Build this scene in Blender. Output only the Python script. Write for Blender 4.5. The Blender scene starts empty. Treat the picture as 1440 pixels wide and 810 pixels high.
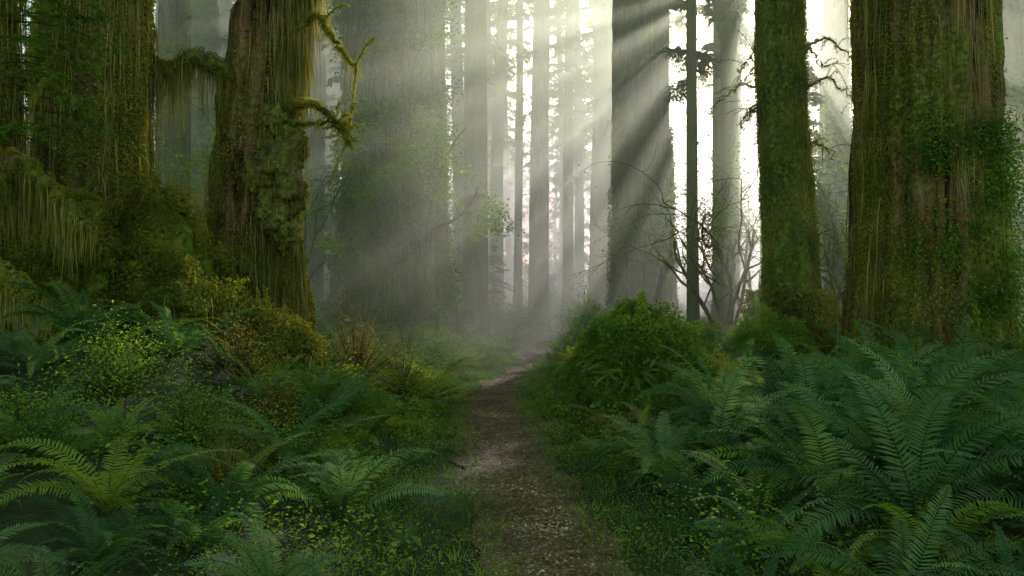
import bpy, math, random
import numpy as np
from mathutils import Vector
random.seed(7); rng=np.random.default_rng(7)
scene=bpy.context.scene
col=scene.collection
scene.view_settings.view_transform='Standard'
scene.view_settings.look='None'
scene.view_settings.exposure=0
EL=math.radians(22);AZ=math.radians(17);TA=math.tan(AZ)

# ---------------------------------------------------------------- noise
def _h(ix,iy,iz):
    h=(ix*374761393+iy*668265263+iz*1440662683)&0xffffffff
    h=((h^(h>>13))*1274126177)&0xffffffff
    h=h^(h>>16)
    return (h&0xffffff)/float(0xffffff)
def vnoise(x,y,z):
    x,y,z=np.broadcast_arrays(np.asarray(x,float),np.asarray(y,float),np.asarray(z,float))
    ix=np.floor(x).astype(np.int64);iy=np.floor(y).astype(np.int64);iz=np.floor(z).astype(np.int64)
    fx=x-ix;fy=y-iy;fz=z-iz
    fx=fx*fx*(3-2*fx);fy=fy*fy*(3-2*fy);fz=fz*fz*(3-2*fz)
    r=0
    for a in (0,1):
        for b in (0,1):
            for c in (0,1):
                w=(fx if a else 1-fx)*(fy if b else 1-fy)*(fz if c else 1-fz)
                r=r+w*_h(ix+a,iy+b,iz+c)
    return r*2-1
def fbm(x,y,z,o=3):
    s=0;a=1;f=1;t=0
    for i in range(o):
        s=s+a*vnoise(x*f+i*17.3,y*f+i*5.1,z*f+i*9.7);t+=a;a*=.5;f*=2.1
    return s/t

# ---------------------------------------------------------------- mesh helpers
class MB:
    def __init__(s): s.v=[];s.q=[];s.t=[];s.m=[];s.sm=[];s.n=0
    def add(s,V,Q,tint=0.5,mat=0,smooth=False):
        V=np.asarray(V,float).reshape(-1,3);Q=np.asarray(Q,np.int64).reshape(-1,4)
        s.v.append(V);s.q.append(Q+s.n);s.n+=len(V)
        s.t.append(np.broadcast_to(np.asarray(tint,float),(len(V),)).copy())
        s.m.append(np.full(len(Q),mat));s.sm.append(np.full(len(Q),smooth))
    def mesh(s,name,mats):
        V=np.concatenate(s.v);Q=np.concatenate(s.q);T=np.concatenate(s.t)
        me=bpy.data.meshes.new(name)
        me.vertices.add(len(V));me.vertices.foreach_set('co',V.astype(np.float32).ravel())
        me.loops.add(Q.size);me.loops.foreach_set('vertex_index',Q.astype(np.int32).ravel())
        me.polygons.add(len(Q));me.polygons.foreach_set('loop_start',np.arange(0,Q.size,4,dtype=np.int32))
        me.polygons.foreach_set('material_index',np.concatenate(s.m).astype(np.int32))
        me.polygons.foreach_set('use_smooth',np.concatenate(s.sm))
        me.update(calc_edges=True)
        a=me.attributes.new('tint','FLOAT','POINT');a.data.foreach_set('value',T.astype(np.float32))
        for m in mats: me.materials.append(m)
        return me
def grid_quads(nr,nc,wrap=False):
    i=np.arange(nr-1)[:,None];j=np.arange(nc if wrap else nc-1)[None,:]
    j2=(j+1)%nc
    return np.stack([i*nc+j,i*nc+j2,(i+1)*nc+j2,(i+1)*nc+j],-1).reshape(-1,4)
def unit(a):
    a=np.asarray(a,float);return a/np.maximum(np.linalg.norm(a,axis=-1,keepdims=True),1e-9)
def tube(mb,pts,rad,sides=6,tint=.5,mat=0):
    pts=np.asarray(pts,float);rad=np.broadcast_to(rad,(len(pts),))
    T=unit(np.gradient(pts,axis=0))
    up=np.array([0,0,1.]) if abs(T[0][2])<.9 else np.array([1.,0,0])
    S=unit(np.cross(T,up));U=np.cross(S,T)
    a=np.linspace(0,2*np.pi,sides,endpoint=False)
    V=pts[:,None,:]+rad[:,None,None]*(np.cos(a)[None,:,None]*S[:,None,:]+np.sin(a)[None,:,None]*U[:,None,:])
    mb.add(V,grid_quads(len(pts),sides,True),tint,mat,True)
def leaves(mb,P,D,L,asp=.3,tint=None,mat=0,N=None,fold=.12,jit=.5):
    P=np.asarray(P,float);n=len(P)
    if n==0:return
    D=unit(D)
    if N is None: N=rng.normal(size=(n,3))+np.array([0,0,.8])
    S=unit(np.cross(D,N));U=np.cross(S,D)
    L=np.broadcast_to(L,(n,))[:,None];W=L*asp
    V=np.stack([P,P+D*L*.45+S*W+U*L*fold,P+D*L-U*L*fold*.8,P+D*L*.45-S*W+U*L*fold],1)
    t=rng.random(n) if tint is None else np.broadcast_to(tint,(n,))
    mb.add(V,np.arange(n*4).reshape(n,4),np.repeat(t,4),mat)
def strands(mb,P,L,w=.006,seg=4,tint=None,mat=0,sway=.12,out=None):
    P=np.asarray(P,float);n=len(P);L=np.broadcast_to(L,(n,))
    a=rng.random(n)*6.28;S=np.stack([np.cos(a),np.sin(a),np.zeros(n)],1)
    sw=rng.normal(size=(n,3))*[1,1,0];sw2=rng.normal(size=(n,3))*[1,1,0]
    w=w*rng.uniform(.5,1.5,n)
    rows=[]
    for k in range(seg+1):
        t=k/seg
        c=P+np.array([0,0,-1.])*(L*t)[:,None]+sway*L[:,None]*(sw*math.sin(t*2.2)*.5+sw2*math.sin(t*5)*.25)
        if out is not None: c=c+out*t*(L*.15)[:,None]
        ww=(w*(1-.85*t))[:,None]
        rows+= [c+S*ww,c-S*ww]
    V=np.stack(rows,1)
    q=np.array([[2*k,2*k+1,2*k+3,2*k+2] for k in range(seg)])
    Q=(np.arange(n)[:,None,None]*(2*(seg+1))+q[None]).reshape(-1,4)
    t=rng.random(n) if tint is None else tint
    mb.add(V,Q,np.repeat(np.broadcast_to(t,(n,)),2*(seg+1)),mat)

# ---------------------------------------------------------------- materials
def newmat(name):
    m=bpy.data.materials.new(name);m.use_nodes=True
    nt=m.node_tree;nt.nodes.clear()
    return m,nt,nt.nodes,nt.links
def ramp(nodes,stops):
    r=nodes.new('ShaderNodeValToRGB');e=r.color_ramp.elements
    while len(e)<len(stops): e.new(.5)
    for i,(p,c) in enumerate(stops): e[i].position=p;e[i].color=(*c,1)
    return r
def mat_leaf(name,cols,transl=.35,rough=.8,spec=.06,tcol=(1.3,1.5,.6)):
    m,nt,N,L=newmat(name)
    at=N.new('ShaderNodeAttribute');at.attribute_name='tint'
    oi=N.new('ShaderNodeObjectInfo')
    ge=N.new('ShaderNodeNewGeometry')
    no=N.new('ShaderNodeTexNoise');no.inputs['Scale'].default_value=1.3;no.inputs['Detail'].default_value=1
    L.new(ge.outputs['Position'],no.inputs['Vector'])
    ad=N.new('ShaderNodeMath');ad.operation='MULTIPLY_ADD';ad.inputs[1].default_value=.6
    L.new(at.outputs['Fac'],ad.inputs[0])
    m2=N.new('ShaderNodeMath');m2.operation='MULTIPLY_ADD';m2.inputs[1].default_value=1.2;m2.inputs[2].default_value=-.5
    L.new(no.outputs['Fac'],m2.inputs[0])
    m3=N.new('ShaderNodeMath');m3.operation='MULTIPLY_ADD';m3.inputs[1].default_value=.35
    L.new(oi.outputs['Random'],m3.inputs[0]);L.new(m2.outputs[0],m3.inputs[2])
    L.new(m3.outputs[0],ad.inputs[2])
    k=len(cols);r=ramp(N,[(i/(k-1),c) for i,c in enumerate(cols)])
    L.new(ad.outputs[0],r.inputs['Fac'])
    p=N.new('ShaderNodeBsdfPrincipled');p.inputs['Roughness'].default_value=rough
    p.inputs['Specular IOR Level'].default_value=spec
    L.new(r.outputs['Color'],p.inputs['Base Color'])
    t=N.new('ShaderNodeBsdfTranslucent')
    mx=N.new('ShaderNodeMix');mx.data_type='RGBA';mx.blend_type='MULTIPLY';mx.inputs['Factor'].default_value=1
    mx.inputs['B'].default_value=(*tcol,1);L.new(r.outputs['Color'],mx.inputs['A'])
    L.new(mx.outputs['Result'],t.inputs['Color'])
    ms=N.new('ShaderNodeMixShader');ms.inputs[0].default_value=transl
    L.new(p.outputs[0],ms.inputs[1]);L.new(t.outputs[0],ms.inputs[2])
    o=N.new('ShaderNodeOutputMaterial');L.new(ms.outputs[0],o.inputs['Surface'])
    return m
def mat_bark(name,c1,c2,mo,m1=(.04,.055,.01),m2=(.17,.19,.035),scl=6,vs=.12):
    m,nt,N,L=newmat(name)
    tc=N.new('ShaderNodeTexCoord');mp=N.new('ShaderNodeMapping');mp.inputs['Scale'].default_value=(1,1,vs)
    L.new(tc.outputs['Object'],mp.inputs['Vector'])
    n1=N.new('ShaderNodeTexNoise');n1.inputs['Scale'].default_value=scl;n1.inputs['Detail'].default_value=6;n1.inputs['Roughness'].default_value=.65;n1.inputs['Distortion'].default_value=.4
    L.new(mp.outputs[0],n1.inputs['Vector'])
    r1=ramp(N,[(.38,c1),(.62,c2)]);L.new(n1.outputs['Fac'],r1.inputs['Fac'])
    n2=N.new('ShaderNodeTexNoise');n2.inputs['Scale'].default_value=1.1;n2.inputs['Detail'].default_value=7;n2.inputs['Roughness'].default_value=.7
    mp2=N.new('ShaderNodeMapping');mp2.inputs['Scale'].default_value=(1,1,.4);L.new(tc.outputs['Object'],mp2.inputs['Vector']);L.new(mp2.outputs[0],n2.inputs['Vector'])
    rm=ramp(N,[(.62-.4*mo,(0,0,0)),(.75-.4*mo,(1,1,1))]);L.new(n2.outputs['Fac'],rm.inputs['Fac'])
    n3=N.new('ShaderNodeTexNoise');n3.inputs['Scale'].default_value=14;n3.inputs['Detail'].default_value=6
    L.new(tc.outputs['Object'],n3.inputs['Vector'])
    r3=ramp(N,[(.35,m1),(.65,m2)]);L.new(n3.outputs['Fac'],r3.inputs['Fac'])
    mx=N.new('ShaderNodeMix');mx.data_type='RGBA';L.new(rm.outputs['Color'],mx.inputs['Factor']);L.new(r1.outputs['Color'],mx.inputs['A']);L.new(r3.outputs['Color'],mx.inputs['B'])
    p=N.new('ShaderNodeBsdfPrincipled');p.inputs['Roughness'].default_value=.95;p.inputs['Specular IOR Level'].default_value=.1
    L.new(mx.outputs['Result'],p.inputs['Base Color'])
    b=N.new('ShaderNodeBump');b.inputs['Strength'].default_value=1;b.inputs['Distance'].default_value=.09
    ad=N.new('ShaderNodeMath');ad.operation='ADD';L.new(n1.outputs['Fac'],ad.inputs[0]);L.new(n3.outputs['Fac'],ad.inputs[1])
    L.new(ad.outputs[0],b.inputs['Height']);L.new(b.outputs[0],p.inputs['Normal'])
    o=N.new('ShaderNodeOutputMaterial');L.new(p.outputs[0],o.inputs['Surface'])
    return m
def mat_soil(name,stops,scale=3,fine=40,bump=.03):
    m,nt,N,L=newmat(name)
    ge=N.new('ShaderNodeNewGeometry')
    n1=N.new('ShaderNodeTexNoise');n1.inputs['Scale'].default_value=scale;n1.inputs['Detail'].default_value=9;n1.inputs['Roughness'].default_value=.7
    n2=N.new('ShaderNodeTexVoronoi');n2.inputs['Scale'].default_value=fine
    L.new(ge.outputs['Position'],n1.inputs['Vector']);L.new(ge.outputs['Position'],n2.inputs['Vector'])
    a=N.new('ShaderNodeMath');a.operation='MULTIPLY_ADD';a.inputs[1].default_value=.35
    L.new(n2.outputs['Color'],a.inputs[0]);
    s=N.new('ShaderNodeMath');s.operation='SUBTRACT';s.inputs[1].default_value=.17;L.new(n1.outputs['Fac'],s.inputs[0]);L.new(s.outputs[0],a.inputs[2])
    r=ramp(N,stops);L.new(a.outputs[0],r.inputs['Fac'])
    p=N.new('ShaderNodeBsdfPrincipled');p.inputs['Roughness'].default_value=.9;p.inputs['Specular IOR Level'].default_value=.2
    L.new(r.outputs['Color'],p.inputs['Base Color'])
    b=N.new('ShaderNodeBump');b.inputs['Strength'].default_value=.9;b.inputs['Distance'].default_value=bump
    L.new(a.outputs[0],b.inputs['Height']);L.new(b.outputs[0],p.inputs['Normal'])
    o=N.new('ShaderNodeOutputMaterial');L.new(p.outputs[0],o.inputs['Surface'])
    return m
M_bark=mat_bark('redwood_bark',(.02,.012,.008),(.19,.115,.065),.4)
M_barkmoss=mat_bark('mossy_bark',(.025,.016,.009),(.16,.11,.055),.6)
M_barkgreen=mat_bark('green_moss_bark',(.03,.022,.01),(.11,.09,.05),1.0,(.05,.085,.012),(.2,.28,.04))
M_barkfar=mat_bark('grey_bark',(.04,.03,.02),(.16,.12,.075),.5,scl=5)
M_fern=mat_leaf('fern_frond',[(.012,.04,.016),(.045,.1,.034),(.1,.17,.06),(.2,.27,.095)],.38,.85,.05)
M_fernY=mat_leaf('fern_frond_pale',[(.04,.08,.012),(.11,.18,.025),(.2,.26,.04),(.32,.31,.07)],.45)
M_fernB=mat_leaf('fern_frond_brown',[(.05,.03,.012),(.12,.08,.03),(.2,.14,.055),(.26,.22,.09)],.4,.8,.1,(1.3,1.1,.6))
M_moss=mat_leaf('moss',[(.025,.035,.006),(.09,.11,.013),(.18,.19,.025),(.34,.3,.06)],.45,.8,.1,(1.4,1.3,.6))
M_strand=mat_leaf('hanging_moss',[(.03,.035,.01),(.12,.125,.03),(.23,.21,.06),(.36,.32,.12)],.45,.8,.1,(1.4,1.3,.7))
M_need=mat_leaf('needles',[(.012,.03,.01),(.03,.065,.016),(.055,.1,.022),(.09,.14,.03)],.35)
M_maple=mat_leaf('bright_leaves',[(.06,.1,.012),(.13,.2,.025),(.2,.27,.035),(.3,.33,.05)],.55)
M_cover=mat_leaf('cover_leaves',[(.014,.045,.007),(.055,.12,.014),(.12,.2,.024),(.24,.29,.042)],.42)
M_litter=mat_leaf('litter_leaves',[(.05,.03,.014),(.13,.08,.035),(.26,.18,.08),(.55,.46,.26)],.2,.7,.1,(1.2,1.1,.7))
M_red=mat_leaf('reddish_leaves',[(.08,.045,.012),(.18,.1,.025),(.28,.17,.04),(.22,.2,.04)],.4,.6,.1,(1.3,1.1,.6))
M_twig=mat_bark('twig_bark',(.04,.028,.016),(.13,.09,.055),.5,scl=20)
M_ground=mat_soil('forest_floor',[(.25,(.008,.012,.004)),(.5,(.022,.036,.009)),(.75,(.05,.055,.018))])
M_path=mat_soil('path_soil',[(.2,(.03,.019,.01)),(.45,(.1,.066,.034)),(.65,(.18,.12,.065)),(.85,(.32,.23,.13))],4,55,.03)

# ---------------------------------------------------------------- terrain
def pathx(y): return np.interp(y,[-20,0,5,7,9,11,13.5,16,18.5,21,24,27,31,35,40,47,70,120],[.9,.45,.3,.12,-.06,-.2,-.32,-.28,-.02,.25,.5,.68,.95,1.3,2.0,3.3,8,14])
def pathw(y): return np.interp(y,[0,5,7,11,16,30],[.42,.43,.48,.6,.58,.5])
def sstep(a,b,x):
    t=np.clip((x-a)/(b-a),0,1);return t*t*(3-2*t)
def base(y): return .008*np.clip(np.asarray(y,float)-22,0,80)
def H(x,y):
    x=np.asarray(x,float);y=np.asarray(y,float)
    d=x-pathx(y);w=pathw(y)
    k=sstep(0,3.0,np.abs(d)-w-.15)
    side=np.where(d<0,.55,.42)
    hump=1.15*np.exp(-((x+4.9)/1.9)**2-((y-9.8)/2.6)**2)*sstep(0,2,np.abs(d)-w)
    return base(y)+k*side+hump+k*.28*fbm(x*.45,y*.45,x*0+3.3,3)+sstep(8,40,np.abs(d))*1.0
def obj(name,me,loc=(0,0,0),parent=None,rot=0,scale=None,**kw):
    o=bpy.data.objects.new(name,me);col.objects.link(o)
    o.location=loc;o.rotation_euler=(0,0,rot)
    if scale is not None:o.scale=scale if hasattr(scale,'__len__') else (scale,)*3
    if parent: o.parent=parent
    for k,v in kw.items(): o[k]=v
    return o
def thing(name,x,y,label,cat,group=None,dz=0,z=None):
    e=bpy.data.objects.new(name,None);col.objects.link(e);e.location=(x,y,(float(H(x,y)) if z is None else z)+dz)
    e.empty_display_size=.3
    e['label']=label;e['category']=cat
    if group:e['group']=group
    return e
u=np.linspace(-1,1,281);xs=np.sign(u)*np.abs(u)**2.2*180
v=np.linspace(0,1,300);ys=-25+(v**1.7)*325
X,Y=np.meshgrid(xs,ys)
mb=MB();mb.add(np.stack([X,Y,H(X,Y)],-1),grid_quads(len(ys),len(xs)),.5,0,True)
obj('ground',mb.mesh('ground',[M_ground]),kind='structure')
ys=np.concatenate([np.arange(-6,14,.08),np.arange(14,90,.4)]);t=np.linspace(-1,1,25)
YY,TT=np.meshgrid(ys,t,indexing='ij')
ww=pathw(YY)*(1+.3*fbm(YY*1.7,np.sign(TT)*5,YY*0,3))+.04
XX=pathx(YY)+TT*ww
ZZ=base(YY)+.028+.03*fbm(XX*5,YY*5,YY*0,3)-.018*np.abs(TT)**6
mb=MB();mb.add(np.stack([XX,YY,ZZ],-1),grid_quads(len(ys),25),.5,0,True)
obj('path',mb.mesh('path',[M_path]),kind='structure')

# ---------------------------------------------------------------- fallen leaves / ground cover
n=22000
y=3+27*rng.random(n)**1.6;d=rng.normal(size=n)*.62;x=pathx(y)+d*pathw(y)
a=rng.random(n)*6.28
P=np.stack([x,y,base(y)+.045+.012*rng.random(n)],1)
P[:,2]=np.maximum(P[:,2],H(x,y)+.02)
D=np.stack([np.cos(a),np.sin(a),rng.normal(size=n)*.15],1)
mb=MB();leaves(mb,P,D,rng.uniform(.01,.04,n),.38,N=np.array([0,0,1.])+rng.normal(size=(n,3))*.35,tint=rng.random(n)**1.2)
for i in range(320):
    yy=3+14*random.random()**1.5;xx=float(pathx(yy))+random.gauss(0,.4);aa=random.random()*6.28;l=random.uniform(.04,.16)
    z=float(max(base(yy)+.055,H(xx,yy)+.02))
    tube(mb,[(xx,yy,z),(xx+l*.5*math.cos(aa),yy+l*.5*math.sin(aa),z+.008),(xx+l*math.cos(aa+.2),yy+l*math.sin(aa+.2),z)],[.003,.004,.002],4,.2)
obj('fallen_leaves',mb.mesh('fallen_leaves',[M_litter]),kind='stuff',label='small pale fallen leaves scattered over the dirt path',category='fallen leaves')

def cover(n,ymin,ymax,dmin,dmax,size,hmax,mat,name,label,pw=1.5,pd=1.0,sides=(-1,1),den=.6,tb=0):
    y=ymin+(ymax-ymin)*rng.random(n)**pw
    s=rng.choice(sides,n)
    d=dmin+(dmax-dmin)*rng.random(n)**pd
    x=pathx(y)+s*(pathw(y)+d)
    m=fbm(x*1.5,y*1.5,x*0+7,3)
    keep=rng.random(n)<np.clip(den+m*1.6,0.05,1)*np.clip(.25+(d+.25)*2.2,0,1)
    x,y,m,d=x[keep],y[keep],m[keep],d[keep];k=len(x)
    hh=hmax*rng.random(k)*np.clip(.4+m*1.5+np.clip(d,0,.6),.12,1.3)
    z=np.maximum(H(x,y),base(y)+.03)+hh+.01
    a=rng.random(k)*6.28
    D=np.stack([np.cos(a),np.sin(a),rng.normal(size=k)*.35],1)
    mb=MB();leaves(mb,np.stack([x,y,z],1),D,size*rng.uniform(.4,1.5,k)*np.clip(y/9,.7,2.6),.3,N=np.array([0,0,1.1])+rng.normal(size=(k,3))*.6,tint=np.clip(tb+rng.random(k)*.7+hh/hmax*.3,0,1))
    obj(name,mb.mesh(name,[mat]),kind='stuff',label=label,category='ground cover')
cover(160000,3,26,-.3,2.0,.026,.13,M_cover,'ground_cover','low green clover like leaves along the path edges',1.6,1.1,tb=.25)
cover(120000,4.5,60,.5,14,.05,.28,M_cover,'undergrowth','dark low leafy undergrowth over the banks',1.5,1.2,den=.9)
cover(34000,5,14,.3,3.6,.03,.34,M_cover,'leafy_herbs','tangle of small leafy herbs on the bank',1.1,1.0,(-1,-1,-1,1),tb=.15)
n=14000
y=3+20*rng.random(n)**1.5;s=np.where(rng.random(n)<.5,-1,1);x=pathx(y)+s*(pathw(y)+rng.uniform(-.15,1.1,n))
P=np.stack([x,y,np.maximum(H(x,y),base(y)+.02)],1);D=rng.normal(size=(n,3))*.5+[0,0,1]
mb=MB();leaves(mb,P,D,rng.uniform(.03,.12,n),.05)
obj('grass',mb.mesh('grass',[M_cover]),kind='stuff',label='fine green grass blades beside the path',category='grass')

# ---------------------------------------------------------------- ferns
def fern_mb(nf,L0,seed,pairs=30,up=1.0,width=.1):
    r=np.random.default_rng(seed);mb=MB()
    for f in range(nf):
        az=f/nf*6.283*1.618*2+r.normal()*.25
        L=L0*r.uniform(.7,1.15);el=math.radians(r.uniform(45,82))*up
        inner=r.random()
        droop=r.uniform(1.0,2.0)*(1.2-.3*inner)
        K=pairs+6
        t=np.linspace(0,1,K);ang=el-droop*t**1.4
        dl=L/(K-1)
        h=np.cumsum(np.cos(ang))*dl;z=np.cumsum(np.sin(ang))*dl
        side=r.normal()*.15*L*t**2
        o=np.array([math.cos(az),math.sin(az),0]);s=np.array([-o[1],o[0],0])
        C=o[None]*h[:,None]+s[None]*side[:,None]+np.array([0,0,1.])[None]*z[:,None]
        T=unit(np.gradient(C,axis=0));S=np.repeat(s[None],K,0);S=unit(S-T*(S*T).sum(1,keepdims=True));U=np.cross(T,S);U=np.where(U[:,2:3]<0,-U,U)
        roll=r.normal()*.35;S2=S*math.cos(roll)+U*math.sin(roll);U2=U*math.cos(roll)-S*math.sin(roll);S,U=S2,U2
        tb=r.random()*.75
        tube(mb,C,np.linspace(.005,.0015,K),4,.1)
        i=np.arange(5,K-1);tt=(i-5)/(K-6)
        pl=width*L0*(np.clip(.5+tt*3.5,0,1))*(1-tt**2.2)**.8+.008
        for sg in (-1,1):
            n=len(i);jit=r.normal(size=(n,1))*.1
            D=unit(S[i]*sg+T[i]*(.28+.5*tt[:,None]+jit)+U[i]*(.12+r.normal(size=(n,1))*.1))
            Wd=T[i];w=(dl*.42)
            P=C[i];l=pl[:,None]
            dr=U[i]*-.22
            V=np.stack([P-Wd*w*.5,P+Wd*w*.5,P+D*l*.5+Wd*w*.85+dr*l*.15,P+D*l*.5-Wd*w*.75+dr*l*.15,P+D*l+Wd*w*.1+dr*l*.9,P+D*l-Wd*w*.1+dr*l*.9],1)
            q=np.array([[0,1,2,3],[3,2,4,5]])
            Q=(np.arange(n)[:,None,None]*6+q[None]).reshape(-1,4)
            tv=np.clip(tb+r.random(n)*.2+.15*tt,0,1)
            mb.add(V,Q,np.repeat(tv,6))
    return mb
ferns=[fern_mb(18,.95,1,36,1,.11).mesh('fern_a',[M_fern]),fern_mb(16,1.1,2,40,1,.11).mesh('fern_b',[M_fern]),fern_mb(22,.85,3,32,1,.11).mesh('fern_c',[M_fern]),
       fern_mb(15,1.0,4,36,1,.115).mesh('fern_d',[M_fern]),fern_mb(18,1.05,5,38,1,.11).mesh('fern_e',[M_fern])]
fernsY=[fern_mb(18,.8,6,30,.85).mesh('fern_f',[M_fernY]),fern_mb(20,.9,8,34,.85).mesh('fern_g',[M_fernY])]
fernsB=[fern_mb(14,.85,16,30,.8).mesh('fern_h',[M_fernB])]
placed=[]
def try_place(x,y,md):
    for (a,b) in placed:
        if (a-x)**2+(b-y)**2<md*md:return False
    placed.append((x,y));return True
def blocked(x,y):
    for (a,b,r) in [(-5.9,11,1.1),(-3.9,12,1.0),(-3.6,25,1.9),(4.9,30,1.4),(5.2,15,.7),(6.35,12,1.3),(1.85,11.3,1.25),(1.4,9.7,.9),(-6.2,9,.8),(-4.9,9.2,1.1),(-3.2,9.9,.9)]:
        if (a-x)**2+(b-y)**2<r*r:return True
    return False
cnt=0;tries=0
def put_fern(x,y,z,sc,kind,tilt=.12):
    o=obj('fern_plant',random.choice([ferns,fernsY,fernsB][kind]),(x,y,z),None,random.random()*6.28,sc)
    o.rotation_euler[0]=random.gauss(0,tilt);o.rotation_euler[1]=random.gauss(0,tilt)
    o['label']=['deep green arching sword fern on the mossy bank','pale yellow green fern catching the light on the bank','withered golden brown fern among green ferns'][kind]
    o['category']='fern';o['group']='ferns along the forest path'
while cnt<244 and tries<12000:
    tries+=1
    y=2.9+random.random()**1.3*11
    side=random.choice((-1,-1,1,1,1))
    x=float(pathx(y))+side*(float(pathw(y))+.45+random.random()*(2.8+y*.55))
    if abs(x)>.7*y+.8 or blocked(x,y) : continue
    dp=abs(x-float(pathx(y)))
    if side<0 and dp<2.1 and random.random()<.85: continue
    if side<0 and y>4.5 and float(vnoise(x*.8,y*.8,4.))<-.12: continue
    if y<3.8 and dp<1.8: continue
    if not try_place(x,y,(.44 if side>0 else .5)+.006*y): continue
    dd=dp-float(pathw(y))
    sc=random.uniform(.7,1.35)*(0.55 if dd<.7 else 1.0)*(.62 if y<4.4 else (.85 if y<6 else 1))*(1.1 if side>0 and x>2.5 and y<10 else 1)*(.85 if side<0 else 1)
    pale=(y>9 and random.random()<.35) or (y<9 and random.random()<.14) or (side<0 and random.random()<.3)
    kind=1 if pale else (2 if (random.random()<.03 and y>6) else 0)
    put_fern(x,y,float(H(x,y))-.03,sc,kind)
    cnt+=1
for i in range(22):
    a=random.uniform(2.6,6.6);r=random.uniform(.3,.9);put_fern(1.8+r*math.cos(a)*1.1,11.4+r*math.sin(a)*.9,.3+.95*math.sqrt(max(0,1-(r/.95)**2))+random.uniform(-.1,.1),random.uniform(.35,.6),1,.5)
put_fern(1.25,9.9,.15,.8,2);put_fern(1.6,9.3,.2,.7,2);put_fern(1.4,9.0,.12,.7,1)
for i in range(18):
    a=random.uniform(3,6.6);r=random.uniform(.2,.8);put_fern(-4.7+1.4*(i%2)+r*math.cos(a),9.9+r*math.sin(a),random.uniform(1.5,2.2)-.8*(i%2),random.uniform(.4,.65),int(i%3!=0),.35)
lo=[fern_mb(14,1.0,21,18,1.0,.13),fern_mb(12,.95,22,18,.9,.13)]
lo=[(np.concatenate(m.v),np.concatenate(m.q),np.concatenate(m.t)) for m in lo]
mb=MB();c=0
for _ in range(9000):
    if c>=330:break
    y=random.uniform(12.5,40);side=random.choice((-1,1));x=float(pathx(y))+side*(float(pathw(y))+.35+random.random()**1.3*(y*.5))
    if blocked(x,y) or abs(x)>.68*y or not try_place(x,y,.55+.01*y):continue
    V,Q,T=lo[c%2];a=random.random()*6.28;s=random.uniform(.7,1.2);ca,sa=math.cos(a),math.sin(a)
    W=V@np.array([[ca,sa,0],[-sa,ca,0],[0,0,1]])*s+[x,y,float(H(x,y))]
    mb.add(W,Q,np.clip(T+random.uniform(-.2,.3),0,1));c+=1
obj('distant_ferns',mb.mesh('distant_ferns',[M_fernY]),kind='stuff',label='carpet of smaller ferns stretching into the mist',category='ferns')

# ---------------------------------------------------------------- trunks
class Trunk:
    def __init__(s,r0,r1,h,flare=.6,fh=1.2,flute=.1,cx=None,cy=None,seed=0,bark=.025,lump=.0,squash=1):
        s.r0,s.r1,s.h,s.flare,s.fh,s.flute,s.seed,s.bark,s.lump=r0,r1,h,flare,fh,flute,seed,bark,lump
        s.cx=cx or (lambda z:z*0);s.cy=cy or (lambda z:z*0)
    def rad(s,th,z):
        R=s.r0+(s.r1-s.r0)*np.clip(z/s.h,0,1)
        c,sn=np.cos(th),np.sin(th)
        fl=s.flare*np.exp(-np.maximum(z,-.3)/s.fh)
        ridge=fbm(c*2.3+s.seed*3.1,sn*2.3+s.seed*1.7,z*.10,3)
        f2=1-2*np.abs(fbm(c*s.r0*5+7,sn*s.r0*5+s.seed,z*.22,2))
        fine=1-2*np.abs(fbm(c*s.r0*16+7,sn*s.r0*16+s.seed,z*.7,3))
        lump=fbm(c*1.6+9,sn*1.6+s.seed,z*.9,3)
        return R*(1+fl*(1+.9*ridge)+s.flute*ridge*1.6)+s.bark*(fine+1.6*f2)+s.lump*np.clip(lump,-.1,1)
    def pt(s,th,z,off=0):
        r=s.rad(th,z)+off
        return np.stack([s.cx(z)+r*np.cos(th),s.cy(z)+r*np.sin(th),z],-1)
    def mesh(s,name,mat,na=200,zs=None):
        if zs is None: zs=np.concatenate([np.linspace(-.8,8,130),np.linspace(8.4,s.h,24)])
        th=np.linspace(0,2*np.pi,na,endpoint=False)
        Z,T=np.meshgrid(zs,th,indexing='ij')
        mb=MB();mb.add(s.pt(T,Z),grid_quads(len(zs),na,True),.5,0,True)
        return mb.mesh(name,[mat])
    def moss(s,mb,n,z0,z1,thr=0.,size=.05,side=None,spread=1.2,asp=.3,mat=0,tb=0.,off=.02,fs=1.3):
        th=rng.random(n)*6.283 if side is None else side+rng.normal(size=n)*spread
        z=rng.uniform(z0,z1,n)
        m=fbm(np.cos(th)*fs*1.3+3,np.sin(th)*fs*1.3+s.seed,z*fs*.45,3)
        k=m>thr+rng.normal(size=n)*.08
        th,z,m=th[k],z[k],m[k]
        P=s.pt(th,z,off*rng.random(len(z)))
        D=np.stack([np.cos(th),np.sin(th),-.9+0*z],1)*[.8,.8,1]+rng.normal(size=(len(z),3))*.5
        leaves(mb,P,D,size*rng.uniform(.5,1.5,len(z)),asp,np.clip(tb+rng.random(len(z))*.6+m*.4,0,1),mat)
    def hang(s,mb,n,z0,z1,l0,l1,thr=0.,side=None,spread=1.,w=.006,mat=1,fs=2):
        th=rng.random(n)*6.283 if side is None else side+rng.normal(size=n)*spread
        z=rng.uniform(z0,z1,n)
        m=fbm(np.cos(th)*fs+11,np.sin(th)*fs+s.seed,z*.5,3)
        k=m>thr;th,z=th[k],z[k]
        P=s.pt(th,z,.02+.07*rng.random(len(z)))
        o=np.stack([np.cos(th),np.sin(th),0*z],1)
        strands(mb,P,rng.uniform(l0,l1,len(z)),w,4,None,mat,.05,o*.25)
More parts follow.
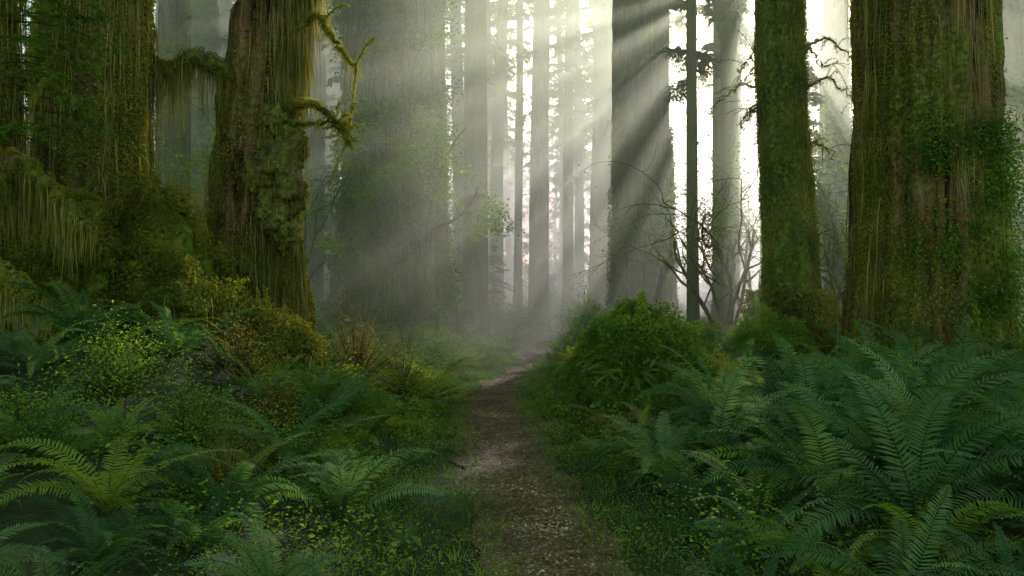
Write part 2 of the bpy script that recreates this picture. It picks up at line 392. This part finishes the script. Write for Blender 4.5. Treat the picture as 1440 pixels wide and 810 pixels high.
def curve(pts,n=24):
    pts=np.asarray(pts,float);t=np.linspace(0,1,len(pts));tt=np.linspace(0,1,n)
    k=np.stack([np.interp(tt,t,pts[:,i]) for i in range(3)],1)
    for _ in range(3): k[1:-1]=(k[:-2]+2*k[1:-1]+k[2:])/4
    return k
def limb(tree,pts,r0,r1,mossn=1500,hangn=200,hl=(.2,.7),name='branch',hangrange=(0,1),twigs=0):
    C=curve(pts,30);C=C+.04*rng.normal(size=C.shape)*np.linspace(0,1,30)[:,None]
    mb=MB();R=np.linspace(r0,r1,30)*(1+.25*rng.random(30))
    tube(mb,C,R,10,.5,0)
    paths=[(C,R)]
    for i in range(twigs):
        k=random.randint(10,29);p=C[k];d=unit(np.array([random.gauss(0,1),random.gauss(0,.6),random.gauss(.1,.6)]));l=random.uniform(.3,.7)
        c=curve([p,p+d*l*.5+[0,0,.05],p+d*l+[0,0,-.12*l]],10);rr=np.linspace(r1*.8,.004,10);tube(mb,c,rr,6,.5,0);paths.append((c,rr))
    for (c,rr) in paths:
        n=int(mossn*(1 if c is C else .12));i=rng.integers(0,len(c),n)
        T=unit(np.gradient(c,axis=0));nrm=unit(np.cross(T[i],rng.normal(size=(n,3))))
        P=c[i]+T[i]*(rng.random((n,1))-.5)*.1+nrm*(rr[i][:,None]*1.1+.01*rng.random((n,1)))
        leaves(mb,P,nrm+[0,0,-.5]+rng.normal(size=(n,3))*.4,rng.uniform(.012,.036,n),.3,rng.uniform(.5,1,n),1)
    if hangn:
        i=rng.integers(int(hangrange[0]*29),int(hangrange[1]*29)+1,hangn);P=C[i]+rng.normal(size=(hangn,3))*[.05,.05,.02]
        cl=.5+.5*np.sin(i*1.7);strands(mb,P,rng.uniform(hl[0],hl[1],hangn)*(.4+.6*cl),.006,5,None,2,.06)
    return obj(name,mb.mesh(name,[M_barkmoss,M_moss,M_strand]),parent=tree)
def spray(mb,p0,d,length,droop=.5,twn=26,lfn=16,ls=.035,rr=.012,twl=.35,mat=1,asp=.22):
    K=14;t=np.linspace(0,1,K);d=unit(np.array(d,float));p0=np.array(p0,float)
    wob=rng.normal(size=3)*.06
    C=p0+d*length*t[:,None]+np.array([0,0,-1])*droop*length*(t**2)[:,None]+wob*length*np.sin(t*3)[:,None]
    tube(mb,C,np.linspace(rr,rr*.2,K),5,.3,0)
    T=unit(np.gradient(C,axis=0));S=unit(np.cross(T,[0,0,1.]))
    f=rng.uniform(.08,1,twn);i=np.clip((f*(K-1)).astype(int),0,K-1)
    sg=np.where(rng.random(twn)<.5,-1,1)[:,None]
    td=unit(S[i]*sg+T[i]*rng.uniform(.4,1.,(twn,1))+rng.normal(size=(twn,3))*.18)
    tl=(twl*length*(1.15-f)*rng.uniform(.6,1.2,twn)+.05)
    g=rng.random((twn,lfn))
    P=C[i][:,None,:]+td[:,None,:]*(tl[:,None]*g)[...,None]+np.array([0,0,-1.])*(tl[:,None]*.35*g**2)[...,None]
    ts=np.cross(td,[0,0,1.])
    lsg=np.where(rng.random((twn,lfn))<.5,-1,1)[...,None]
    D=td[:,None,:]*.8+ts[:,None,:]*lsg+rng.normal(size=(twn,lfn,3))*.25+[0,0,-.15]
    n=twn*lfn
    leaves(mb,P.reshape(-1,3),D.reshape(-1,3),ls*rng.uniform(.6,1.4,n),asp,None,mat,np.array([0,0,1.])+rng.normal(size=(n,3))*.35)
def foliage_patch(mb,P0,out,n,rad,size,mat=0,asp=.3):
    k=rng.normal(size=(n,3));P=P0+k*np.array(rad)/1.6
    D=np.asarray(out)+rng.normal(size=(n,3))*.7+[0,0,-.3]
    leaves(mb,P,D,size*rng.uniform(.5,1.5,n),asp,None,mat)
def crown_mesh(name,z0,z1,nb,lmax,seed,lf=22,ls=.2):
    mb=MB()
    for i in range(nb):
        f=random.random();z=z0+(z1-z0)*f;a=random.random()*6.28
        l=lmax*(1-f)**.6*random.uniform(.45,1.1)+(.6 if z1>20 else .2)
        if f<.15 and z1>20:l*=.6
        spray(mb,(0,0,z),(math.cos(a),math.sin(a),random.uniform(-.1,.35)),l,random.uniform(.2,.55),lf,11,ls,.05 if z1>20 else .02,.4,1,.2)
    return mb.mesh(name,[M_barkfar,M_need])
crowns=[crown_mesh('crown_mesh',11,42,60,3.6,1),crown_mesh('crown_mesh',8,38,55,3.0,2),crown_mesh('crown_mesh',16,46,60,4,3),crown_mesh('crown_mesh',13,36,50,3.2,4)]
thin=[crown_mesh('crown_mesh',12,40,22,2.6,1,16),crown_mesh('crown_mesh',9,38,20,2.2,2,16)]
dense=crown_mesh('crown_mesh',12,40,90,4.6,1,30,.32)
highcrown=crown_mesh('crown_mesh',20,40,60,4.5,5)
youngc=[crown_mesh('crown_mesh',.6,8,60,2.0,1,26,.12),crown_mesh('crown_mesh',.8,11,70,2.2,2,26,.13),crown_mesh('crown_mesh',1.5,6,40,1.8,2,26,.1)]

def big_tree(name,x,y,label,cat,tr,mat,na=200,crown=highcrown,moss=None,zs=None,crot=0,z=None):
    e=thing(name,x,y,label,cat,z=z)
    obj('trunk',tr.mesh('trunk',mat,na,zs),parent=e)
    if moss:
        mb=MB();moss(mb);obj('moss',mb.mesh('moss',[M_moss,M_strand,M_cover]),parent=e)
    if crown: obj('crown',crown,parent=e,rot=crot)
    return e
def blocker_boughs(tree,specs,ls=.1,twn=44,lfn=22,mat=None):  # sprays added to block the sun and split the misty light into shafts
    mb=MB()
    for (z,az,l,dr) in specs:
        spray(mb,(0,0,z),(math.cos(az),math.sin(az),.15),l,dr,twn,lfn,ls,.03,.42,1,.28)
    obj('foliage',mb.mesh('foliage',[M_twig,mat or M_need]),parent=tree)
def rb(n,z0,z1,a0,a1,l0,l1):
    return [(random.uniform(z0,z1),random.uniform(a0,a1),random.uniform(l0,l1),random.uniform(.2,.4)) for _ in range(n)]
FR=-math.pi/2
trA=Trunk(.5,.38,30,.7,1.0,.1,seed=11,lump=.12)
def mA(mb):
    trA.moss(mb,16000,0,7,-.1,.04);trA.hang(mb,2600,.8,6.5,.4,1.3,-.2,w=.007)
eA=big_tree('mossy_tree',-6.3,9.0,'dark old tree draped with long moss curtains beside ferns','tree',trA,M_barkmoss,160,moss=mA,z=.5)
limb(eA,[(.3,-.2,2.3),(.8,-.5,2.75),(1.3,-.6,2.6),(1.85,-.7,2.0)],.12,.05,7000,1100,(.3,1.0),twigs=5)
limb(eA,[(.2,-.2,3.3),(.7,-.4,3.7),(1.4,-.5,3.6)],.07,.03,2500,250,(.2,.6),twigs=6)
limb(eA,[(.2,-.1,1.2),(.6,-.5,1.6),(1.2,-.7,1.4),(1.5,-.7,.9)],.14,.06,7000,800,(.3,.8),twigs=3)
mb=MB()
for i in range(44):
    z=random.uniform(2.9,5.6);a=random.uniform(-1.4,.5)
    spray(mb,(.3*math.cos(a),.3*math.sin(a),z),(math.cos(a),math.sin(a)*.9,random.uniform(-.1,.3)),random.uniform(.9,2.1),random.uniform(.15,.5),34,22,.032,.014,.33)
obj('foliage',mb.mesh('foliage',[M_twig,M_cover]),parent=eA)
tr1=Trunk(.66,.46,36,.7,1.5,.12,seed=2,lump=.16,cx=lambda z:.03*z)
def m1(mb):
    tr1.moss(mb,36000,0,7.5,-.05,.04);tr1.hang(mb,3600,.8,7,.3,1.2,-.05,w=.007)
    tr1.moss(mb,16000,0,7.5,-.5,.045,side=-.2,spread=.5,tb=.5)  # right edge moss tinted paler, sunlight put into the colour
e1=big_tree('redwood_tree',-5.95,11,'huge moss covered conifer with golden lit bark edge','tree',tr1,M_barkmoss,220,moss=m1,z=.45)
tr2=Trunk(.5,.42,34,1.2,1.35,.24,seed=5,lump=.36,cx=lambda z:-.35+.09*np.clip(z,0,7)+.06*np.sin(z*1.3),bark=.035)
def m2(mb):
    tr2.moss(mb,26000,0,7.5,0.1,.038);tr2.moss(mb,16000,0,2.4,-.4,.045,tb=.2)
    tr2.hang(mb,3000,.8,7,.3,1.1,0.15,w=.007);tr2.moss(mb,20000,1.2,7.5,-.3,.04,side=-.4,spread=.4,tb=.55)  # right side moss gets a lighter tint standing in for sun
    tr2.hang(mb,2200,1.2,6.5,.3,1.1,-.4,side=-.5,spread=.4,w=.008)
e2=big_tree('redwood_tree',-3.78,12,'burled conifer with peeling bark, moss curtains and stubby limbs','tree',tr2,M_bark,220,moss=m2,z=.4)
limb(e2,[(-.1,-.4,4.6),(-.8,-.6,4.9),(-1.3,-.6,4.6),(-1.8,-.6,4.9)],.13,.05,6000,1100,(.4,1.2),twigs=5)
limb(e2,[(.5,-.3,5.3),(.9,-.4,5.6),(1.2,-.5,5.2),(1.5,-.5,4.75)],.055,.015,2600,70,(.1,.3),twigs=3)
limb(e2,[(.5,-.4,4.2),(.9,-.5,4.25),(1.15,-.5,4.05),(1.5,-.6,3.75)],.04,.012,2600,70,(.08,.25),twigs=7)
limb(e2,[(.4,-.4,4.0),(.8,-.6,3.9),(1.2,-.6,4.0),(1.45,-.6,3.6)],.03,.01,1800,40,(.08,.2),twigs=5)
mb=MB()
for (bx,by,bz,br) in [(.35,-.5,3.35,.3),(.5,-.45,3.0,.32),(.3,-.55,2.65,.24),(.55,-.35,3.65,.22),(.1,-.6,3.15,.24),(.5,-.45,2.35,.2),(.3,-.45,4.0,.2)]:
    th=np.linspace(0,2*np.pi,40,endpoint=False);ph=np.linspace(.02,np.pi-.02,24);PH,TH=np.meshgrid(ph,th,indexing='ij')
    dx,dy,dz=np.sin(PH)*np.cos(TH),np.sin(PH)*np.sin(TH),np.cos(PH)
    rr=br*(1+.7*fbm(dx*2.8+bx*9,dy*2.8+bz*7,dz*2.8,4))
    mb.add(np.stack([bx+rr*dx,by+rr*dy,bz+rr*dz*1.2],-1),grid_quads(24,40,True),.5,0,True)
    n=550;dd=unit(rng.normal(size=(n,3)));leaves(mb,np.array([bx,by,bz])+dd*br*1.08,dd+[0,0,-.6],rng.uniform(.015,.04,n),.3,rng.uniform(.4,1,n),1)
    strands(mb,np.array([bx,by,bz])+dd[:140]*br*[1,1,.5],rng.uniform(.15,.5,140),.006,4,None,2,.05)
obj('burl',mb.mesh('burl',[M_barkmoss,M_moss,M_strand]),parent=e2,label='gnarled mossy burl bulging from the trunk')
tr3=Trunk(1.36,1.15,45,.35,2.2,.1,seed=8,bark=.09,lump=.16)
def m3(mb):
    tr3.moss(mb,34000,0,13,-.1,.09,side=FR,spread=1.1,off=.1,tb=.1);tr3.hang(mb,6500,1,13,.6,2.2,-.1,w=.016,side=FR)
    for i in range(130):
        th=FR+random.gauss(0,.9);z=random.uniform(1,12.5);p=tr3.pt(np.array(th),np.array(z),.1)
        if vnoise(th*2,z*.4,3)>-.15: foliage_patch(mb,p,(math.cos(th),math.sin(th),0),180,(.35,.3,.6),.1,2)
zsB=np.concatenate([np.linspace(-.8,14,120),np.linspace(14.5,45,24)])
e3=big_tree('redwood_tree',-3.7,25,'massive redwood trunk with ivy like moss hanging in mist','tree',tr3,M_barkmoss,220,crowns[2],m3,zsB)
tr6=Trunk(1.0,.86,45,.25,2.0,.07,seed=12,bark=.06)
def m6(mb): tr6.moss(mb,9000,0,8,0.05,.12,side=FR,off=.1);tr6.hang(mb,1200,1,12,.5,1.6,0.05,w=.014,side=FR)
e6=big_tree('redwood_tree',4.9,30,'tall thick redwood trunk crossed by misty sun shafts','tree',tr6,M_bark,180,highcrown,m6,zsB)
random.seed(99)
blocker_boughs(e6,rb(6,10.5,17,-1.0,.6,1.6,3.0),.15,56,26)
tr8=Trunk(.42,.27,26,.5,.9,.1,seed=15,bark=.02,cx=lambda z:.06*np.sin(z*.8)-.01*z,lump=.07)
def m8(mb): tr8.moss(mb,50000,0,8.5,-.6,.036,asp=.35,tb=.35);tr8.moss(mb,12000,0,1.5,-.6,.06,asp=.35,tb=.3,off=.3);tr8.hang(mb,900,1,8,.1,.5,-.1)
e8=big_tree('mossy_tree',5.2,15,'slender trunk wrapped completely in bright green moss','tree',tr8,M_barkgreen,120,moss=m8)
blocker_boughs(e8,[(8.3,3.7,2.2,.2),(9.2,3.1,2.6,.3),(10.2,3.6,2.8,.3),(8.6,-.3,2,.3)],.05,60,30)
for k in range(9):
    a=random.uniform(2.4,3.8) if k<5 else random.uniform(-.6,.6);z=random.uniform(2.4,7.5);l=random.uniform(.6,1.6)
    limb(e8,[(.3*math.cos(a),.3*math.sin(a),z),(l*.6*math.cos(a),l*.6*math.sin(a),z+.25),(l*math.cos(a),l*math.sin(a),z-.15)],.03,.008,400,40,(.1,.3),twigs=5)
tr9=Trunk(.9,.74,40,.24,1.4,.12,seed=21,bark=.05,lump=.06)
def m9(mb):
    tr9.moss(mb,30000,0,7.5,.08,.04,tb=.15);tr9.moss(mb,9000,0,2.5,-.4,.045,tb=.1);tr9.hang(mb,2200,1,7,.3,1.2,.1,w=.007)
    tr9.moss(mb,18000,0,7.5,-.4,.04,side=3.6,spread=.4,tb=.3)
    for i in range(60):
        th=FR+random.gauss(.45,.45);z=random.uniform(.8,3.9) ;p=tr9.pt(np.array(th),np.array(z),.08)
        foliage_patch(mb,p,(math.cos(th),math.sin(th),-.2),170,(.2,.15,.25),.045,2)
    for i in range(14):
        th=FR-.35+random.gauss(0,.2);z=random.uniform(3.2,4.2);p=tr9.pt(np.array(th),np.array(z),.08)
        foliage_patch(mb,p,(math.cos(th),math.sin(th),-.2),150,(.2,.15,.15),.04,2)
e9=big_tree('redwood_tree',6.25,12,'broad redwood with furrowed brown bark, moss and clinging leaves','tree',tr9,M_bark,260,moss=m9)
tb_meshes=[]
for s in range(4):
    t_=Trunk(.5,.28,42,.3,1.5,.06,seed=30+s,bark=.02,cx=(lambda z,s=s:.25*np.sin(z*.13+s)+.012*z*(s-1.5)))
    tb_meshes.append(t_.mesh('trunk',[M_barkfar,M_bark,M_barkmoss,M_barkfar][s],60,np.concatenate([np.linspace(-1,14,50),np.linspace(15,42,16)])))
bg=[(-1.45,32,.46),(1.65,46,.55),(.45,50,.24),(3.9,55,.36),(-1.1,60,.5),(-3.3,48,.4),(5.3,47,.6),(5.9,26,.18),(9.3,34,.36),(14.2,50,.3),
    (16,40,.5),(15.5,25,.6),(11.8,29,.36),(-12,30,.8),(-10,40,.6),(-9.4,22,.45),(-12.5,55,.6),(-7.2,36,.5),(2.6,66,.5),(7.6,60,.5),(-5.6,62,.45),(11.4,44,.25),(13.6,33,.45)]
BLOCKERS=[(12.2,70,.4),(10.5,80,.35),(13,90,.5),(9,84,.5),(5.8,90,.4)]  # dense crowned conifers added to block sun and streak the mist
TN=[(18.5,66,.35),(22,78,.4),(26,75,.4),(24,60,.4),(18,95,.4),(16,74,.35),(24,85,.5),(28,88,.5)]
i0=len(bg);bg+=BLOCKERS+TN
random.seed(21)
for _ in range(600):
    if len(bg)>=78:break
    y=random.uniform(36,100);x=random.uniform(-.75,.75)*y
    if abs(x-float(pathx(y)))<2.2 and y<75: continue
    if any((a-x)**2+(b-y)**2<12 for a,b,c in bg):continue
    if abs(x)>.7*y: continue
    if -7<x-TA*(y-8)<6: continue
    bg.append((x,y,random.uniform(.22,.6)))
for i,(x,y,r) in enumerate(bg):
    e=thing('conifer_tree',x,y,'straight slender conifer trunk fading into pale mist','tree','conifers standing in the mist')
    obj('trunk',tb_meshes[i%4],parent=e,rot=random.random()*6.28,scale=(r/.5,r/.5,1))
    insun=abs(x-TA*y)<13 and y>26
    cm=thin[i%2] if insun else crowns[i%4]
    if i0<=i<i0+len(BLOCKERS): cm=dense
    c=obj('crown',cm,parent=e,rot=random.random()*6.28)
    if y<35: c.location=(0,0,3)
    if i==7: blocker_boughs(e,rb(3,8.6,12,-3.1,3.1,1.2,2.0),.12,46,24)
    if i==8: blocker_boughs(e,rb(11,9.5,19,-3.1,3.1,1.8,3.0),.15,56,26)
    if i==21: blocker_boughs(e,rb(8,12,24,-3.1,3.1,2.0,3.4),.18,50,24)
    if i==22: blocker_boughs(e,rb(16,4,22,-3.1,3.1,1.4,2.8),.14,40,22)
random.seed(5)
yc=0;tt=0
while yc<36 and tt<2000:
    tt+=1
    y=random.uniform(24,72);x=random.uniform(-.62,.62)*y
    if abs(x-float(pathx(y)))<2.0+.02*y or blocked(x,y) or any((a-x)**2+(b-y)**2<2 for a,b,c in bg): continue
    if -1.5<x-TA*(y-8)<2.5: continue
    e=thing('young_conifer',x,y,'young feathery conifer growing between the tall trunks','tree','young conifers in the understorey')
    k=random.randrange(3);s=random.uniform(.6,1.1)
    e.scale=(s,s,s);tm=MB();hh=[8,11,6][k];tube(tm,[(0,0,-.5),(0,0,hh*.5),(0,0,hh+.3)],[.09,.06,.01],7,.5,0)
    obj('trunk',tm.mesh('trunk',[M_barkfar]),parent=e);obj('crown',youngc[k],parent=e,rot=random.random()*6.28);yc+=1
mb=MB()
for i in range(120):
    y=random.uniform(95,150);x=random.uniform(-.8,.8)*y;h=float(H(x,y));r=random.uniform(.3,.7);tp=random.uniform(24,36)
    tube(mb,[(x,y,h-1),(x,y,h+tp*.5),(x+.5,y,h+tp)],[r,r*.8,r*.2],8,.5,0)
    n=260;P=np.stack([x+rng.normal(size=n)*1.8,y+rng.normal(size=n)*1.6,h+tp*rng.random(n)**.9],1)
    leaves(mb,P,rng.normal(size=(n,3))*[1,1,.3]+[0,0,-.4],rng.uniform(.5,1.4,n),.24,None,1)
n=26000;y=rng.uniform(80,150,n);x=rng.uniform(-.85,.85,n)*y;m=fbm(x*.12,y*.12,x*0,3)
P=np.stack([x,y,H(x,y)+rng.random(n)*(5.5+7*m)],1);leaves(mb,P,rng.normal(size=(n,3))*[1,1,.4],rng.uniform(.4,1.3,n),.3,None,1)
obj('distant_wood',mb.mesh('distant_wood',[M_barkfar,M_need]),kind='stuff',label='far wood of conifers dissolved in bright mist',category='trees')

# ---------------------------------------------------------------- small leafy trees
def grow(mb,lp,p,d,l,r,depth):
    n=7;pts=[p];dd=d.copy()
    for k in range(n):
        dd=unit(dd+rng.normal(size=3)*.16+np.array([0,0,-.05 if depth<2 else .04]));pts.append(pts[-1]+dd*l/n)
        if depth<=1 : lp.append(pts[-1])
    pts=np.array(pts);tube(mb,pts,np.linspace(r,r*.45,n+1),6,.5,0)
    if depth<=0:return
    for k in range(random.randint(3,4)):
        i=random.randint(3,n);nd=unit(dd+rng.normal(size=3)*[.8,.8,.4])
        grow(mb,lp,pts[i],nd,l*random.uniform(.45,.7),r*.45,depth-1)
def small_tree(name,h,stems,leafn,ls,mat,depth=3,lean=.35):
    mb=MB();lp=[]
    for s in range(stems):
        a=random.random()*6.28
        grow(mb,lp,np.zeros(3),unit(np.array([math.cos(a)*lean,math.sin(a)*lean,1.])),h*.55,.028+.005*h,depth)
    tm=mb.mesh('trunk',[M_barkmoss])
    lp=np.array(lp);mb=MB();i=rng.integers(0,len(lp),leafn);P=lp[i]+rng.normal(size=(leafn,3))*.14
    a=rng.normal(size=(leafn,3))*[1,1,.3]+[0,0,-.2]
    leaves(mb,P,a,ls*rng.uniform(.6,1.4,leafn),.42,None,0,np.array([0,0,1.])+rng.normal(size=(leafn,3))*.5)
    return tm,mb.mesh('crown',[mat])
st=[small_tree('a',9,2,6200,.1,M_maple),small_tree('b',7,3,3600,.08,M_maple),small_tree('c',6,3,700,.05,M_maple),small_tree('d',9,1,5200,.095,M_maple,3,.08)]
for (x,y,k,lab,ro) in [(-2.9,28,0,'young maple with bright yellow green leaves in mist',1),(-1.9,21,3,'slim young maple with bright yellow green leaf sprays',1),(5.0,19,2,'nearly bare crooked sapling with arching mossy twigs',2),(8.6,21,1,'young maple with backlit yellow leaves',3),
                    (7.4,24,1,'young maple with backlit yellow leaves',4),(-8.2,19,1,'young maple with backlit yellow leaves',5),(5.6,20.5,2,'nearly bare crooked sapling with arching mossy twigs',0),
                    (12,24,0,'young maple with bright yellow green leaves in mist',1),(7.6,17.5,2,'nearly bare crooked sapling with arching mossy twigs',5),(-7.5,28,0,'young maple with bright yellow green leaves in mist',2),(11.5,17,1,'young maple with backlit yellow leaves',2),
                    (-5.2,20,1,'young maple with backlit yellow leaves',0),(9.9,27,0,'young maple with bright yellow green leaves in mist',5)]:
    e=thing('maple_sapling',x,y,lab,'tree','young leafy trees among the trunks')
    obj('trunk',st[k][0],parent=e,rot=ro);obj('crown',st[k][1],parent=e,rot=ro)

# ---------------------------------------------------------------- shrubs
def shrub(name,rx,h,n,ls,mat,tw=30,asp=.4):
    mb=MB()
    for i in range(tw):
        a=random.random()*6.28;q=random.random()**.6
        e=np.array([math.cos(a)*rx*q,math.sin(a)*rx*q,h*random.uniform(.5,1)*(1.1-.5*q)])
        tube(mb,curve([(0,0,0),e*[.35,.35,.6],e],8),np.linspace(.012,.003,8),4,.4,0)
        m=n//tw;f=rng.uniform(.45,1.05,m);P=e*f[:,None]*np.stack([.5+.5*f,.5+.5*f,1+0*f],1)+rng.normal(size=(m,3))*.09*h
        leaves(mb,P,rng.normal(size=(m,3))*[1,1,.4]+[0,0,-.1],ls*rng.uniform(.6,1.4,m),asp,None,1,np.array([0,0,1.])+rng.normal(size=(m,3))*.5)
    return mb.mesh(name,[M_twig,mat])
sh=[shrub('s1',.9,1.3,4200,.05,M_cover),shrub('s2',1.1,1.0,4200,.055,M_cover,40),shrub('s3',.8,1.6,3200,.05,M_maple),shrub('s4',.7,1.3,1500,.035,M_red,60,.3),shrub('s5',.6,.8,3600,.026,M_cover,40,.35),shrub('s6',.8,.7,3600,.035,M_maple,40,.35)]
shl=['dense dark green shrub on the forest floor','low spreading green shrub','pale leafy shrub glowing in mist','twiggy reddish brown shrub','small fine leaved green bush on the bank','low bright yellow green bush beside the path']
for (x,y,k,s) in [(-2.35,12.0,3,1.1),(-1.75,12.6,3,.8),(-1.5,13.8,5,1.0),(-2.2,16.5,3,.9),(-1.6,17,5,1.0),(-1.3,20,5,.9),(1.3,17,5,.7),(1.6,20,0,.7),(-1.0,24,5,1),(1.9,25,0,.8),(-2.9,8.6,3,.7),
                  (-2.0,9.6,4,.8),(-1.7,7.6,5,.5),(-2.6,6.4,4,.8),(-3.6,7.2,4,1.0),(-1.9,5.4,3,.45),(-2.4,10.9,5,.9),(-1.5,11.4,5,.6),(-3.2,5.2,4,.7),(-2.3,7.8,3,.5),(1.5,7.8,4,.5),(2.2,9.0,4,.7),(-1.5,6.3,5,.4),(-1.8,8.7,5,.5)]:
    obj('leafy_shrub',sh[k],(x,y,float(H(x,y))-.05),rot=random.random()*6,scale=s,label=shl[k],category='shrub',group='shrubs on the forest floor')
c=0;t=0
while c<110 and t<4000:
    t+=1
    y=random.uniform(13,66);side=random.choice((-1,1));x=float(pathx(y))+side*(float(pathw(y))+.6+random.random()**1.4*(y*.5))
    if blocked(x,y) or abs(x)>.68*y or not try_place(x,y,.5):continue
    k=random.choice((0,0,1,1,2,3,5))
    obj('leafy_shrub',sh[k],(x,y,float(H(x,y))-.05),rot=random.random()*6,scale=random.uniform(.8,1.4)*(1+.008*y),label=shl[k],category='shrub',group='shrubs on the forest floor')
    c+=1

# ---------------------------------------------------------------- mossy mounds / stumps
def mound(name,x,y,rx,ry,h,label,nleaf,lmat,ls=.045,seed=0,top=None,cat='stump',strn=300):
    e=thing(name,x,y,label,cat,dz=-.1)
    th=np.linspace(0,2*np.pi,90,endpoint=False);s=np.linspace(0,1,40);Sg,T=np.meshgrid(s,th,indexing='ij')
    def pt(T,Sg,off=0):
        prof=np.cos(Sg*np.pi/2)**.8
        zz=np.sin(Sg*np.pi/2)
        b=1+.6*fbm(np.cos(T)*1.6+seed,np.sin(T)*1.6,zz*2.4,3)
        return np.stack([(rx*prof*b+off)*np.cos(T),(ry*prof*b+off)*np.sin(T),h*zz*(1+.3*fbm(np.cos(T)*1.3+4,np.sin(T)*1.3+seed,Sg*2,3)*(1-Sg))+off],-1)
    mb=MB();mb.add(pt(T,Sg),grid_quads(40,90,True),.5,0,True)
    obj('stump_wood',mb.mesh('stump_wood',[M_barkgreen]),parent=e)
    mb=MB();T=rng.random(nleaf)*6.283;Sg=rng.random(nleaf)
    m=fbm(np.cos(T)*2.2+seed,np.sin(T)*2.2,Sg*3.5,3);k=m>-.25-.4*Sg
    T,Sg,m=T[k],Sg[k],m[k];P=pt(T,Sg,0);o=np.stack([np.cos(T)*(1-Sg),np.sin(T)*(1-Sg),.2+Sg],1);n=len(T)
    P=P+unit(o)*((rng.random(n)**1.5*.16+.55*np.clip(m,0,1))*1.0)[:,None]
    leaves(mb,P,o*.6+[0,0,-.5]+rng.normal(size=(n,3))*.55,ls*rng.uniform(.5,1.5,n),.3,np.clip(rng.random(n)*.5+.5*Sg-.1+m*.3,0,1),0)  # leaf tint lightens towards the top, painting in the sunlit crown
    i=rng.integers(0,n,strn);strands(mb,P[i],rng.uniform(.1,.45,strn),.006,4,None,1,.08)
    obj('moss',mb.mesh('moss',[lmat,M_strand]),parent=e)
    return e
mound('mossy_stump',1.8,11.3,.95,.8,1.35,'rounded stump smothered in golden green leafy moss',40000,M_fernY,.05,3)
mound('mossy_stump',2.75,12.2,.6,.5,.55,'rounded stump smothered in golden green leafy moss',16000,M_fernY,.045,5)
mound('mossy_stump',-5.2,9.3,.8,.65,1.0,'tall moss heaped stump at the foot of old trees',28000,M_moss,.04,9)
mound('mossy_stump',-4.7,10.6,.65,.6,1.6,'tall moss heaped stump at the foot of old trees',24000,M_moss,.04,12)
mound('mossy_stump',-4.2,9.3,.6,.5,.6,'low moss heaped stump among ferns',18000,M_moss,.04,31)
mound('mossy_stump',-3.3,10.4,.85,.6,.5,'low moss heaped stump among ferns',18000,M_moss,.04,15)
mound('mossy_stump',4.5,14.2,.7,.6,.9,'low moss heaped stump among ferns',14000,M_cover,.05,19)
mound('mossy_stump',5.9,13.2,.7,.5,.6,'low moss heaped stump among ferns',9000,M_cover,.05,22)
e=thing('fallen_log',3.6,18,'curved fallen mossy log half buried in undergrowth','log')
C=curve([(-1.4,.5,.1),(-.5,.2,.75),(.8,0,.8),(2.6,-.3,.5)],26)
mb=MB();tube(mb,C,np.linspace(.14,.2,26),14,.5,0)
i=rng.integers(0,26,6000);nr=unit(rng.normal(size=(6000,3)));leaves(mb,C[i]+nr*.19+rng.normal(size=(6000,3))*.03,nr+[0,0,-.3],rng.uniform(.02,.07,6000),.3,None,1)
obj('log_body',mb.mesh('log_body',[M_barkgreen,M_moss]),parent=e)

# ---------------------------------------------------------------- mist
def mist(name,x0,x1,y0,y1,z0,z1,dens,g,colr):
    mb=MB();V=np.array([[x0,y0,z0],[x1,y0,z0],[x1,y1,z0],[x0,y1,z0],[x0,y0,z1],[x1,y0,z1],[x1,y1,z1],[x0,y1,z1]],float)
    mb.add(V,[[0,3,2,1],[4,5,6,7],[0,1,5,4],[1,2,6,5],[2,3,7,6],[3,0,4,7]])
    m,nt,N,L=newmat(name)
    s=N.new('ShaderNodeVolumeScatter');s.inputs['Density'].default_value=dens;s.inputs['Anisotropy'].default_value=g;s.inputs['Color'].default_value=(*colr,1)
    o=N.new('ShaderNodeOutputMaterial');L.new(s.outputs[0],o.inputs['Volume'])
    return obj(name,mb.mesh(name,[m]),kind='structure')
mist('mist',-90,90,13.2,120,-3,17,.025,.55,(.93,1,.76))

# ---------------------------------------------------------------- light
w=bpy.data.worlds.new('World');scene.world=w;w.use_nodes=True;nt=w.node_tree
bgn=nt.nodes.get('Background') or nt.nodes.new('ShaderNodeBackground')
sky=nt.nodes.new('ShaderNodeTexSky');sky.sky_type='NISHITA';sky.sun_disc=False;sky.sun_elevation=EL;sky.sun_rotation=AZ
sky.air_density=1.0;sky.dust_density=1.0;sky.ozone_density=.6
mx=nt.nodes.new('ShaderNodeMix');mx.data_type='RGBA';mx.blend_type='MULTIPLY';mx.inputs['Factor'].default_value=1;mx.inputs['B'].default_value=(1,1,.64,1)
nt.links.new(sky.outputs[0],mx.inputs['A']);nt.links.new(mx.outputs['Result'],bgn.inputs['Color']);bgn.inputs['Strength'].default_value=.42
sd=bpy.data.lights.new('sun','SUN');sd.energy=13.5;sd.angle=math.radians(.5);sd.color=(1,.96,.8)
so=bpy.data.objects.new('sun',sd);col.objects.link(so)
d=Vector((math.sin(AZ)*math.cos(EL),math.cos(AZ)*math.cos(EL),math.sin(EL)))
so.rotation_euler=d.to_track_quat('Z','Y').to_euler();so.location=(20,60,40)
cd=bpy.data.cameras.new('camera');cd.lens=28;cd.sensor_width=36;cd.clip_end=800;cd.clip_start=.05
co=bpy.data.objects.new('camera',cd);col.objects.link(co);co.location=(0,0,1.7);co.rotation_euler=(math.radians(91.28),0,0)
scene.camera=co
